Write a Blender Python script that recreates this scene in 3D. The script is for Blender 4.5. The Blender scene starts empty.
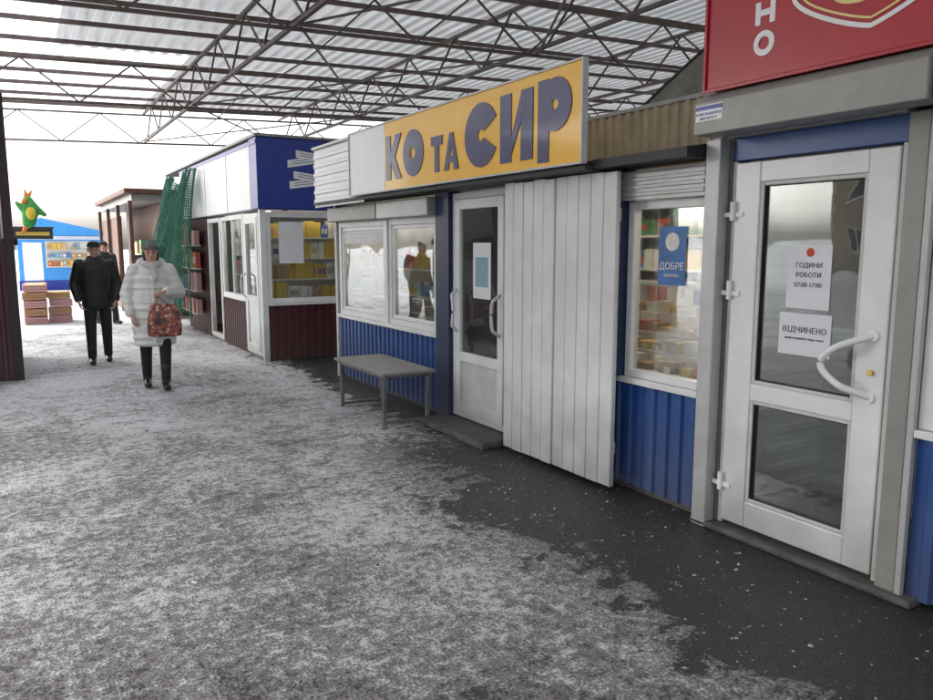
import bpy, bmesh, math, random
from mathutils import Vector, Matrix, Euler
R = random.Random(7)
C = bpy.context.scene.collection

# ------------------------------------------------------------------ materials
def newmat(name):
    m = bpy.data.materials.new(name); m.use_nodes = True
    nt = m.node_tree
    return m, nt, nt.nodes['Principled BSDF']

def mat(name, col, rough=0.5, metal=0.0, var=0.12, vscale=6.0, bump=0.0, bscale=60.0, coat=0.0, dirt=0.0, spec=0.5):
    m, nt, b = newmat(name)
    L = nt.links
    tc = nt.nodes.new('ShaderNodeTexCoord')
    n = nt.nodes.new('ShaderNodeTexNoise'); n.inputs['Scale'].default_value = vscale
    n.inputs['Detail'].default_value = 6; n.inputs['Roughness'].default_value = 0.65
    L.new(tc.outputs['Object'], n.inputs['Vector'])
    r = nt.nodes.new('ShaderNodeMapRange')
    r.inputs['From Min'].default_value = 0.3; r.inputs['From Max'].default_value = 0.7
    r.inputs['To Min'].default_value = 1 - var; r.inputs['To Max'].default_value = 1 + var * 0.4
    L.new(n.outputs['Fac'], r.inputs['Value'])
    mx = nt.nodes.new('ShaderNodeMix'); mx.data_type = 'RGBA'; mx.blend_type = 'MULTIPLY'
    mx.inputs['Factor'].default_value = 1.0
    mx.inputs[6].default_value = (*col, 1)
    L.new(r.outputs['Result'], mx.inputs[7])
    out = mx.outputs[2]
    if dirt > 0:
        sp = nt.nodes.new('ShaderNodeSeparateXYZ'); L.new(tc.outputs['Object'], sp.inputs[0])
        n2 = nt.nodes.new('ShaderNodeTexNoise'); n2.inputs['Scale'].default_value = 4; n2.inputs['Detail'].default_value = 6
        L.new(tc.outputs['Object'], n2.inputs['Vector'])
        ad = nt.nodes.new('ShaderNodeMath'); ad.operation = 'MULTIPLY_ADD'
        L.new(n2.outputs['Fac'], ad.inputs[0]); ad.inputs[1].default_value = -0.7
        L.new(sp.outputs['Z'], ad.inputs[2])
        mr = nt.nodes.new('ShaderNodeMapRange'); L.new(ad.outputs[0], mr.inputs['Value'])
        mr.inputs['From Min'].default_value = -0.35; mr.inputs['From Max'].default_value = 0.35
        mr.inputs['To Min'].default_value = dirt; mr.inputs['To Max'].default_value = 0
        m2 = nt.nodes.new('ShaderNodeMix'); m2.data_type = 'RGBA'
        L.new(mr.outputs['Result'], m2.inputs['Factor']); L.new(out, m2.inputs[6])
        m2.inputs[7].default_value = (0.10, 0.085, 0.07, 1)
        out = m2.outputs[2]
    L.new(out, b.inputs['Base Color'])
    b.inputs['Roughness'].default_value = rough
    b.inputs['Metallic'].default_value = metal
    b.inputs['Coat Weight'].default_value = coat
    b.inputs['Coat Roughness'].default_value = 0.14
    b.inputs['Specular IOR Level'].default_value = spec
    if bump > 0:
        nb = nt.nodes.new('ShaderNodeTexNoise'); nb.inputs['Scale'].default_value = bscale; nb.inputs['Detail'].default_value = 5
        L.new(tc.outputs['Object'], nb.inputs['Vector'])
        bp = nt.nodes.new('ShaderNodeBump'); bp.inputs['Strength'].default_value = bump; bp.inputs['Distance'].default_value = 0.01
        L.new(nb.outputs['Fac'], bp.inputs['Height']); L.new(bp.outputs[0], b.inputs['Normal'])
    return m

def glassmat(name, tint=(0.93, 0.95, 0.95), dirt=0.02, ior=1.5, k=.5):
    m = bpy.data.materials.new(name); m.use_nodes = True
    nt = m.node_tree; nt.nodes.clear(); L = nt.links
    o = nt.nodes.new('ShaderNodeOutputMaterial')
    t = nt.nodes.new('ShaderNodeBsdfTransparent'); t.inputs[0].default_value = (*tint, 1)
    g = nt.nodes.new('ShaderNodeBsdfGlossy'); g.inputs['Roughness'].default_value = 0.015
    f = nt.nodes.new('ShaderNodeFresnel'); f.inputs[0].default_value = ior
    mu = nt.nodes.new('ShaderNodeMath'); mu.operation = 'MULTIPLY_ADD'; mu.use_clamp = True
    mu.inputs[1].default_value = k; mu.inputs[2].default_value = 0.0
    L.new(f.outputs[0], mu.inputs[0])
    m1 = nt.nodes.new('ShaderNodeMixShader')
    L.new(mu.outputs[0], m1.inputs[0]); L.new(t.outputs[0], m1.inputs[1]); L.new(g.outputs[0], m1.inputs[2])
    d = nt.nodes.new('ShaderNodeBsdfDiffuse'); d.inputs[0].default_value = (0.45, 0.44, 0.42, 1)
    n = nt.nodes.new('ShaderNodeTexNoise'); n.inputs['Scale'].default_value = 5; n.inputs['Detail'].default_value = 6
    tc = nt.nodes.new('ShaderNodeTexCoord'); L.new(tc.outputs['Object'], n.inputs['Vector'])
    dm = nt.nodes.new('ShaderNodeMath'); dm.operation = 'MULTIPLY'; dm.inputs[1].default_value = dirt * 2
    L.new(n.outputs['Fac'], dm.inputs[0])
    m2 = nt.nodes.new('ShaderNodeMixShader'); L.new(dm.outputs[0], m2.inputs[0])
    L.new(m1.outputs[0], m2.inputs[1]); L.new(d.outputs[0], m2.inputs[2]); L.new(m2.outputs[0], o.inputs[0])
    nb = nt.nodes.new('ShaderNodeTexNoise'); nb.inputs['Scale'].default_value = 2.2; nb.inputs['Detail'].default_value = 1
    L.new(tc.outputs['Object'], nb.inputs['Vector'])
    bp = nt.nodes.new('ShaderNodeBump'); bp.inputs['Strength'].default_value = .25; bp.inputs['Distance'].default_value = .02
    L.new(nb.outputs['Fac'], bp.inputs['Height']); L.new(bp.outputs[0], g.inputs['Normal'])
    return m

def sheetmat(name, col, transl, rough=.4, metal=.3):
    m, nt, b = newmat(name); L = nt.links
    b.inputs['Roughness'].default_value = rough; b.inputs['Metallic'].default_value = metal
    geo = nt.nodes.new('ShaderNodeNewGeometry'); n = nt.nodes.new('ShaderNodeTexNoise'); n.inputs['Scale'].default_value = 1.4; n.inputs['Detail'].default_value = 6
    mp = nt.nodes.new('ShaderNodeMapping'); mp.inputs['Scale'].default_value = (3, .5, 1)
    L.new(geo.outputs['Position'], mp.inputs[0]); L.new(mp.outputs[0], n.inputs['Vector'])
    cr = nt.nodes.new('ShaderNodeMix'); cr.data_type = 'RGBA'; L.new(n.outputs['Fac'], cr.inputs['Factor'])
    cr.inputs[6].default_value = (*[c * .5 for c in col], 1); cr.inputs[7].default_value = (*[min(1, c * 1.3) for c in col], 1)
    L.new(cr.outputs[2], b.inputs['Base Color'])
    t = nt.nodes.new('ShaderNodeBsdfTranslucent'); t.inputs[0].default_value = (.9, .92, .93, 1)
    mx = nt.nodes.new('ShaderNodeMixShader'); mx.inputs[0].default_value = transl
    L.new(b.outputs[0], mx.inputs[1]); L.new(t.outputs[0], mx.inputs[2]); L.new(mx.outputs[0], nt.nodes['Material Output'].inputs[0])
    return m

PVC = mat('pvc_white', (0.75, 0.76, 0.76), 0.3, var=0.12, vscale=3, dirt=0.55)
PVC2 = mat('pvc_aged', (0.60, 0.60, 0.58), 0.45, var=0.2, vscale=5, dirt=0.3)
BLUE = mat('blue_profiled_steel', (0.010, 0.075, 0.29), 0.35, var=0.3, vscale=4, dirt=0.5)
NAVY = mat('navy_paint', (0.010, 0.022, 0.075), 0.4, var=0.25, dirt=0.2)
MAROON = mat('maroon_profiled_steel', (0.075, 0.014, 0.022), 0.4, var=0.25, dirt=0.35)
DKMAR = mat('dark_maroon', (0.030, 0.014, 0.017), 0.5, var=0.2)
GREY = mat('grey_shutter_metal', (0.27, 0.27, 0.255), 0.45, metal=0.2, var=0.18)
LGREY = mat('light_grey_metal', (0.46, 0.47, 0.47), 0.4, metal=0.15, var=0.15, dirt=0.3)
STEEL = mat('worn_steel', (0.20, 0.20, 0.195), 0.5, metal=0.5, var=0.3, bump=0.1)
BLACK = mat('black_rubber', (0.015, 0.015, 0.016), 0.6)
DARKF = mat('dark_fascia', (0.03, 0.032, 0.036), 0.6, var=0.3)
BOARD = mat('white_painted_boards', (0.70, 0.705, 0.71), 0.5, var=0.16, vscale=2.5, dirt=0.55)
SIDING = mat('white_siding', (0.76, 0.77, 0.78), 0.4, var=0.06)
YEL = mat('yellow_sign_vinyl', (0.86, 0.46, 0.010), 0.4, var=0.08, vscale=2, coat=.25)
YEL.node_tree.nodes['Principled BSDF'].inputs['Coat Roughness'].default_value = .08
SIGNBL = mat('sign_dark_blue', (0.012, 0.015, 0.11), 0.4, coat=.2)
SIGNBL.node_tree.nodes['Principled BSDF'].inputs['Coat Roughness'].default_value = .08
REDV = mat('red_vinyl', (0.42, 0.012, 0.025), 0.4, var=0.2, vscale=2, coat=0.1, bump=.15, bscale=5)
WHITE = mat('white_vinyl', (0.8, 0.8, 0.8), 0.4, var=0.05)
PALEY = mat('pale_yellow_vinyl', (0.80, 0.62, 0.25), 0.4, var=0.05)
PAPER = mat('paper', (0.76, 0.76, 0.80), 0.8, var=0.06, bump=0.05)
INK = mat('ink', (0.02, 0.02, 0.03), 0.7)
INKR = mat('ink_red', (0.6, 0.06, 0.03), 0.7)
BKBLUE = mat('royal_blue_panel', (0.012, 0.035, 0.28), 0.35, var=0.1)
POSTB = mat('poster_blue', (0.02, 0.14, 0.42), 0.4, var=0.3, vscale=9)
SKYBL = mat('hazed_blue_paint', (0.05, 0.30, 0.70), 0.45, var=0.15)  # far kiosk blue, lightened so the colour carries the distance haze
WALLIN = mat('interior_wall_panel', (0.45, 0.45, 0.41), 0.6, var=0.1)
FLOORIN = mat('interior_floor', (0.12, 0.10, 0.09), 0.5, var=0.3)
SLATE = mat('fibre_cement_roof', (0.26, 0.265, 0.24), 0.9, var=0.45, vscale=3, bump=0.3)
BEIGE = mat('beige_profiled_sheet', (0.60, 0.52, 0.36), 0.5, var=0.25)
WOODB = mat('brown_wood', (0.11, 0.05, 0.03), 0.7, var=0.4, vscale=8, bump=0.2)
RUST = mat('painted_truss_steel', (0.12, 0.09, 0.08), 0.6, var=0.4, vscale=5)
GALV = sheetmat('galvanised_sheet', (0.54, 0.55, 0.56), .13, .38, .25)
SKYL = sheetmat('translucent_roof_sheet', (0.75, 0.77, 0.78), .55, .5, 0)
BRASS = mat('brass', (0.6, 0.42, 0.15), 0.3, metal=1)
CONC = mat('concrete_sill', (0.09, 0.085, 0.08), 0.8, var=0.5, vscale=10, bump=0.5)
BENCHT = mat('bench_top_laminate', (0.24, 0.235, 0.22), 0.5, var=0.3, vscale=12)
GLASS = glassmat('window_glass')
GLASSC = glassmat('case_glass', k=.25, dirt=.005)
GLASSD = glassmat('door_glass', (0.78, 0.82, 0.82), 0.05, k=1.6)
PAL = [mat('goods_%d' % i, c, 0.45, var=0.2, vscale=40) for i, c in enumerate([
    (0.65, 0.62, 0.55), (0.55, 0.10, 0.06), (0.65, 0.45, 0.08), (0.07, 0.16, 0.42), (0.08, 0.26, 0.10),
    (0.42, 0.24, 0.12), (0.75, 0.72, 0.68), (0.12, 0.10, 0.10), (0.55, 0.30, 0.30), (0.20, 0.36, 0.45)])]
EGG = mat('egg_cardboard', (0.42, 0.32, 0.25), 0.85, var=0.3, vscale=30)

# ------------------------------------------------------------------ mesh helpers
def empty(name):
    e = bpy.data.objects.new(name, None); C.objects.link(e); return e

def finish(name, bm, mats, parent=None, smooth=False, bevel=0):
    me = bpy.data.meshes.new(name); bm.normal_update(); bm.to_mesh(me); bm.free()
    return wrap(name, me, mats, parent, smooth, bevel)

def wrap(name, me, mats, parent=None, smooth=False, bevel=0):
    if not isinstance(mats, (list, tuple)): mats = [mats]
    for m in mats: me.materials.append(m)
    if smooth: me.polygons.foreach_set('use_smooth', [True] * len(me.polygons))
    o = bpy.data.objects.new(name, me); C.objects.link(o)
    if parent: o.parent = parent
    if bevel:
        b = o.modifiers.new('bev', 'BEVEL'); b.width = bevel; b.segments = 2; b.limit_method = 'ANGLE'
    return o

def addbox(bm, x0, x1, y0, y1, z0, z1, mi=0, rotz=0):
    cx, cy = (x0 + x1) / 2, (y0 + y1) / 2
    vs = []
    for z in (z0, z1):
        for x, y in ((x0, y0), (x1, y0), (x1, y1), (x0, y1)):
            if rotz:
                dx, dy = x - cx, y - cy
                x = cx + dx * math.cos(rotz) - dy * math.sin(rotz); y = cy + dx * math.sin(rotz) + dy * math.cos(rotz)
            vs.append(bm.verts.new((x, y, z)))
    for f in ((3, 2, 1, 0), (4, 5, 6, 7), (0, 1, 5, 4), (1, 2, 6, 5), (2, 3, 7, 6), (3, 0, 4, 7)):
        bm.faces.new([vs[i] for i in f]).material_index = mi

def box(name, x0, x1, y0, y1, z0, z1, m, parent=None, bevel=0.003):
    bm = bmesh.new(); addbox(bm, x0, x1, y0, y1, z0, z1)
    return finish(name, bm, m, parent, bevel=bevel)

def bar(bm, p0, p1, w, h=None, mi=0):
    h = h or w
    p0, p1 = Vector(p0), Vector(p1); d = p1 - p0
    q = d.to_track_quat('Z', 'Y').to_matrix()
    vs = []
    for p in (p0, p1):
        for a, b in ((-1, -1), (1, -1), (1, 1), (-1, 1)):
            vs.append(bm.verts.new(p + q @ Vector((a * w / 2, b * h / 2, 0))))
    for f in ((3, 2, 1, 0), (4, 5, 6, 7), (0, 1, 5, 4), (1, 2, 6, 5), (2, 3, 7, 6), (3, 0, 4, 7)):
        bm.faces.new([vs[i] for i in f]).material_index = mi

def frame_x(bm, X, d, y0, y1, z0, z1, w, mullions=()):
    addbox(bm, X, X + d, y0, y0 + w, z0, z1); addbox(bm, X, X + d, y1 - w, y1, z0, z1)
    addbox(bm, X + .001, X + d, y0 + w, y1 - w, z0, z0 + w); addbox(bm, X + .001, X + d, y0 + w, y1 - w, z1 - w, z1)
    for mz in mullions: addbox(bm, X + .001, X + d, y0 + w, y1 - w, mz - w / 2, mz + w / 2)

def frame_y(bm, Y, d, x0, x1, z0, z1, w):
    addbox(bm, x0, x0 + w, Y, Y + d, z0, z1); addbox(bm, x1 - w, x1, Y, Y + d, z0, z1)
    addbox(bm, x0 + w, x1 - w, Y + .001, Y + d, z0, z0 + w); addbox(bm, x0 + w, x1 - w, Y + .001, Y + d, z1 - w, z1)

def corr(name, axis, fixed, a0, a1, z0, z1, m, parent, pitch=0.11, depth=0.018, horiz=False):
    bm = bmesh.new()
    lo, hi = (z0, z1) if horiz else (a0, a1)
    pts = []; t = lo
    while t < hi - 1e-5:
        for dt, o in ((0, 0), (.45, 0), (.55, 1), (.9, 1)):
            tt = t + dt * pitch
            if tt < hi: pts.append((tt, o * depth))
        t += pitch
    pts.append((hi, 0))
    prev = None
    for s, o in pts:
        if horiz: pa, pb = (a0, s), (a1, s)
        else: pa, pb = (s, z0), (s, z1)
        mk = (lambda a, z: (fixed - o, a, z)) if axis == 'y' else (lambda a, z: (a, fixed - o, z))
        v = (bm.verts.new(mk(*pa)), bm.verts.new(mk(*pb)))
        if prev: bm.faces.new((prev[0], v[0], v[1], prev[1]))
        prev = v
    return finish(name, bm, m, parent)

def fill_light(name, x, y, z, sx, sy, watt, parent, tilt=0, col=(1, .88, .70)):
    """added fill light for a kiosk interior: invented housing + area light under it"""
    box(name + '_housing', x - sx / 2 - .01, x + sx / 2 + .01, y - sy / 2 - .01, y + sy / 2 + .01, z + .004, z + .03, WHITE, parent)
    l = bpy.data.lights.new(name, 'AREA'); l.shape = 'RECTANGLE'; l.size = sx; l.size_y = sy; l.energy = watt; l.color = col
    o = bpy.data.objects.new(name, l); C.objects.link(o); o.location = (x, y, z); o.rotation_euler = (0, tilt, 0); o.parent = parent

XS = [1.0]
def prism(bm, poly, X, y_left, z0, s, depth, mi=0):
    fr = [bm.verts.new((X, y_left - a * s * XS[0], z0 + b * s)) for a, b in poly]
    bk = [bm.verts.new((X + depth, y_left - a * s * XS[0], z0 + b * s)) for a, b in poly]
    bm.faces.new(fr).material_index = mi
    n = len(poly)
    for i in range(n):
        bm.faces.new((fr[i], bk[i], bk[(i + 1) % n], fr[(i + 1) % n])).material_index = mi

def annulus(bm, cx, cy, ro, ri, a0, a1, X, yl, z0, s, depth, n=28, mi=0):
    P = []
    for i in range(n + 1):
        a = math.radians(a0 + (a1 - a0) * i / n)
        P.append(((cx + ro * math.cos(a), cy + ro * math.sin(a)), (cx + ri * math.cos(a), cy + ri * math.sin(a))))
    def v(p, d): return bm.verts.new((X + d, yl - p[0] * s * XS[0], z0 + p[1] * s))
    for i in range(n):
        (o0, i0), (o1, i1) = P[i], P[i + 1]
        a, b, c, d = v(o0, 0), v(o1, 0), v(i1, 0), v(i0, 0)
        bm.faces.new((a, b, c, d)).material_index = mi
        a2, b2 = v(o0, depth), v(o1, depth)
        bm.faces.new((a, a2, b2, b)).material_index = mi

def letters(bm, text, X, yl, z0, s, mi=0, gap=0.1, depth=0.006, xs=1.0):
    XS[0] = xs
    c = 0
    for ch in text:
        Y0 = yl - c * s * xs
        A = dict(X=X, yl=Y0, z0=z0, s=s, depth=depth, mi=mi)
        pr = lambda poly, dx=0: prism(bm, poly, X - dx, Y0, z0, s, depth + dx, mi)
        if ch == 'С': annulus(bm, .48, .5, .5, .09, 28, 332, **A); w = .92
        elif ch == 'О': annulus(bm, .5, .5, .5, .12, 0, 360, **A); w = 1.0
        elif ch == 'И':
            pr([(0, 0), (.3, 0), (.3, 1), (0, 1)]); pr([(.55, 0), (.85, 0), (.85, 1), (.55, 1)]); pr([(.2, .1), (.3, .1), (.68, .8), (.68, .95), (.55, .95)], .001); w = .85
        elif ch == 'Р':
            pr([(0, -.08), (.26, -.08), (.26, 1.04), (0, 1.04)]); annulus(bm, .40, .68, .36, .07, 0, 360, X=X - .001, yl=Y0, z0=z0, s=s, depth=depth, mi=mi); w = .76
        elif ch == 'Т': pr([(.2, 0), (.45, 0), (.45, .78), (.2, .78)]); pr([(0, .75), (.65, .75), (.65, 1), (0, 1)], .001); w = .65
        elif ch == 'А':
            pr([(0, 0), (.25, 0), (.5, 1), (.32, 1)]); pr([(.57, 0), (.82, 0), (.5, 1), (.36, 1)], .001); pr([(.2, .2), (.62, .2), (.6, .36), (.2, .36)], .002); w = .82
        elif ch == 'К': pr([(0, 0), (.27, 0), (.27, 1), (0, 1)]); pr([(.2, .5), (.55, 1), (.85, 1), (.5, .5), (.85, 0), (.55, 0)], .001); w = .85
        else: w = .4
        c += w + gap
    XS[0] = 1.0
    return c * s

def text(name, body, X, yl, z, size, m, parent, face='x', bold=0.0):
    cu = bpy.data.curves.new(name, 'FONT'); cu.body = body; cu.size = size; cu.extrude = 0.0008; cu.offset = bold
    cu.align_x = 'CENTER'; cu.resolution_u = 3
    cu.materials.append(m)
    o = bpy.data.objects.new(name, cu); C.objects.link(o)
    o.location = (X, yl, z); o.rotation_euler = (math.pi / 2, 0, -math.pi / 2 if face == 'x' else 0)
    if parent: o.parent = parent
    return o

def goods(name, x0, x1, y0, y1, shelves, parent, along='y', wmin=.05, wmax=.11, hmin=.1, hmax=.22, pal=None, fill=0.93):
    bm = bmesh.new(); a0, a1 = (y0, y1) if along == 'y' else (x0, x1)
    for z in shelves:
        addbox(bm, x0 - .02, x1, y0, y1, z - .02, z - .001, 0)
        t = a0 + .01; mi = R.randrange(len(PAL)); run = 0
        while t < a1 - .03:
            w = R.uniform(wmin, wmax)
            if t + w > a1: break
            if run <= 0:
                mi = R.choice(pal) if pal else R.randrange(len(PAL)); run = R.randint(1, 5); hh = R.uniform(hmin, hmax)
            run -= 1
            if R.random() < fill:
                h = hh * R.uniform(.93, 1.05); off = R.uniform(0, .05)
                if along == 'y': addbox(bm, x0 + off, x1 - .02, t, t + w * .92, z, z + h, mi, R.uniform(-.05, .05))
                else: addbox(bm, t, t + w * .92, y0 + off, y1 - .02, z, z + h, mi, R.uniform(-.05, .05))
                if R.random() < .5:
                    m2 = R.randrange(len(PAL))
                    if along == 'y': addbox(bm, x0 + off - .006, x0 + off + .01, t + w * .15, t + w * .75, z + h * .3, z + h * .7, m2)
                    else: addbox(bm, t + w * .15, t + w * .75, y0 + off - .006, y0 + off + .01, z + h * .3, z + h * .7, m2)
            t += w
    return finish(name, bm, PAL, parent)

def cyl(bm, c, axis, r, d, seg=14, mi=0):
    c = Vector(c); q = Vector(axis).to_track_quat('Z', 'Y').to_matrix()
    a = [bm.verts.new(c + q @ Vector((r * math.cos(k * 2 * math.pi / seg), r * math.sin(k * 2 * math.pi / seg), -d / 2))) for k in range(seg)]
    b = [bm.verts.new(c + q @ Vector((r * math.cos(k * 2 * math.pi / seg), r * math.sin(k * 2 * math.pi / seg), d / 2))) for k in range(seg)]
    bm.faces.new(a[::-1]).material_index = mi; bm.faces.new(b).material_index = mi
    for k in range(seg): bm.faces.new((a[k], a[(k + 1) % seg], b[(k + 1) % seg], b[k])).material_index = mi

def jars(name, x0, x1, y0, y1, shelves, parent, pal):
    bm = bmesh.new()
    for z in shelves:
        addbox(bm, x0 - .03, x1, y0, y1, z - .016, z - .001, 6)
        y = y0 + .05
        while y < y1 - .05:
            mi = R.choice(pal); n = R.randint(2, 5); r = R.uniform(.028, .042); h = R.uniform(.10, .21)
            for k in range(n):
                if y > y1 - .05: break
                x = x0 + R.uniform(.02, .05)
                cyl(bm, (x, y, z + h * .42), (0, 0, 1), r, h * .84, 10, mi); cyl(bm, (x, y, z + h * .92), (0, 0, 1), r * .7, h * .16, 10, R.choice((1, 6, 3)))
                y += r * 2.25
    return finish(name, bm, PAL, parent)

# ------------------------------------------------------------------ ground
def ground():
    m, nt, b = newmat('trodden_snow_on_asphalt'); L = nt.links; N = nt.nodes.new
    geo = N('ShaderNodeNewGeometry'); sp = N('ShaderNodeSeparateXYZ'); L.new(geo.outputs['Position'], sp.inputs[0])
    def noise(s, d=8, r=.6, dist=0):
        n = N('ShaderNodeTexNoise'); n.inputs['Scale'].default_value = s; n.inputs['Detail'].default_value = d
        n.inputs['Roughness'].default_value = r; n.inputs['Distortion'].default_value = dist
        L.new(geo.outputs['Position'], n.inputs['Vector']); return n.outputs['Fac']
    def math_(op, a, b_=None, c=None):
        n = N('ShaderNodeMath'); n.operation = op
        for i, v in enumerate((a, b_, c)):
            if v is None: continue
            if isinstance(v, (int, float)): n.inputs[i].default_value = v
            else: L.new(v, n.inputs[i])
        return n.outputs[0]
    def mr(v, a, b_, c, d, st='SMOOTHSTEP'):
        n = N('ShaderNodeMapRange'); n.interpolation_type = st; L.new(v, n.inputs['Value'])
        for k, x in zip(('From Min', 'From Max', 'To Min', 'To Max'), (a, b_, c, d)): n.inputs[k].default_value = x
        return n.outputs['Result']
    def mix(f, a, b_):
        n = N('ShaderNodeMix'); n.data_type = 'RGBA'
        if isinstance(f, float): n.inputs['Factor'].default_value = f
        else: L.new(f, n.inputs['Factor'])
        for i, v in ((6, a), (7, b_)):
            if isinstance(v, tuple): n.inputs[i].default_value = (*v, 1)
            else: L.new(v, n.inputs[i])
        return n.outputs[2]
    n1 = noise(.8, 5, .55, .4); n2 = noise(5.5, 8, .68, .3); n3 = noise(22, 6, .68); n4 = noise(75, 3, .6)
    X, Y = sp.outputs['X'], sp.outputs['Y']
    def c0(n, k): return math_('MULTIPLY', math_('SUBTRACT', n, .5), k)
    s = math_('ADD', math_('ADD', c0(n1, 1.1), c0(n2, 1.3)), math_('ADD', c0(n3, 1.7), c0(n4, 1.4)))   # zero mean
    s = math_('ADD', s, mr(Y, 1.5, 9.0, .06, .40, 'LINEAR'))
    s = math_('ADD', s, mr(math_('MULTIPLY_ADD', X, .8, Y), 1.6, 4.2, -.20, 0.0))
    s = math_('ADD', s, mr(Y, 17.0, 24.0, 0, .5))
    d = math_('ADD', X, math_('ADD', c0(n1, 1.7), c0(n2, 2.0)))
    wet = mr(d, 2.20, 2.55, 0, 1)
    yy = math_('ADD', Y, c0(n2, 2.0))
    shr = mr(yy, 4.3, 6.0, 0, 1)
    wet2 = mr(d, 2.95, 3.2, 0, 1)
    wet = math_('ADD', math_('MULTIPLY', wet, math_('SUBTRACT', 1.0, shr)), math_('MULTIPLY', wet2, shr))
    crumbs = mr(math_('MULTIPLY_ADD', n2, .6, n3), .91, 1.04, 0, 1.0)
    s2 = math_('SUBTRACT', s, math_('MULTIPLY', wet, math_('SUBTRACT', 1.12, crumbs)))
    a = mr(s2, -.45, .0, 0, 1); bb = mr(s2, .0, .50, 0, 1)
    col = mix(a, mix(n3, (.012, .011, .011), (.052, .048, .045)), mix(n4, (.13, .122, .116), (.29, .282, .276)))
    col = mix(bb, col, (.62, .63, .65))
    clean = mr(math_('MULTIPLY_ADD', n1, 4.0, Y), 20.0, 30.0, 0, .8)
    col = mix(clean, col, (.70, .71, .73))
    L.new(col, b.inputs['Base Color'])
    L.new(mr(s2, -.8, -.1, .34, .85), b.inputs['Roughness'])
    h = math_('ADD', math_('MULTIPLY_ADD', a, .4, math_('MULTIPLY', bb, .4)), math_('MULTIPLY_ADD', n2, .9, math_('MULTIPLY_ADD', n3, .8, math_('MULTIPLY', n4, .4))))
    bp = N('ShaderNodeBump'); bp.inputs['Strength'].default_value = .75; bp.inputs['Distance'].default_value = .03
    L.new(h, bp.inputs['Height']); L.new(bp.outputs[0], b.inputs['Normal'])
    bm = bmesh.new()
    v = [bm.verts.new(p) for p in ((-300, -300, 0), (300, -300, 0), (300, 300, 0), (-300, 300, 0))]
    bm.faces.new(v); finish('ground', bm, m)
    sn = mat('snow_crumb', (.36, .37, .385), .85, var=.6, vscale=60)
    gr = mat('grit', (.05, .045, .04), .8)
    bm = bmesh.new()
    OCT = [(1, 0), (.5, .87), (-.5, .87), (-1, 0), (-.5, -.87), (.5, -.87)]
    for i in range(1100):
        y = R.uniform(1.2, 11); x = R.uniform(-.4, 3.2)
        if R.random() < .45:
            cx, cy = R.choice(((2.5, 2.3), (2.9, 2.0), (2.6, 3.6), (2.9, 4.4), (2.4, 1.6), (3.0, 3.1))); x = min(3.22, R.gauss(cx, .22)); y = R.gauss(cy, .35)
        r = R.choice((.003, .003, .004, .005, .006, .009)) * R.uniform(.6, 1.2); mi = 0 if R.random() < .55 else 1
        base = [bm.verts.new((x + a * r * R.uniform(.6, 1.5), y + c * r * R.uniform(.6, 1.5), .0005)) for a, c in OCT]
        top = [bm.verts.new((x + a * r * .55 * R.uniform(.5, 1.3), y + c * r * .55 * R.uniform(.5, 1.3), r * R.uniform(.4, .9))) for a, c in OCT]
        for k in range(6): bm.faces.new((base[k], base[(k + 1) % 6], top[(k + 1) % 6], top[k])).material_index = mi
        bm.faces.new(top).material_index = mi
    finish('snow_crumbs', bm, [sn, gr])
    bm = bmesh.new()
    for x, y, a, l in ((1.05, 5.1, .4, .05), (1.13, 5.16, 1.2, .035), (.62, 3.6, 2.2, .03), (1.9, 4.2, .2, .028)):
        addbox(bm, x, x + l, y, y + l * .35, .003, .008, 0, a)
    finish('litter', bm, PAPER)
ground()

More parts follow.
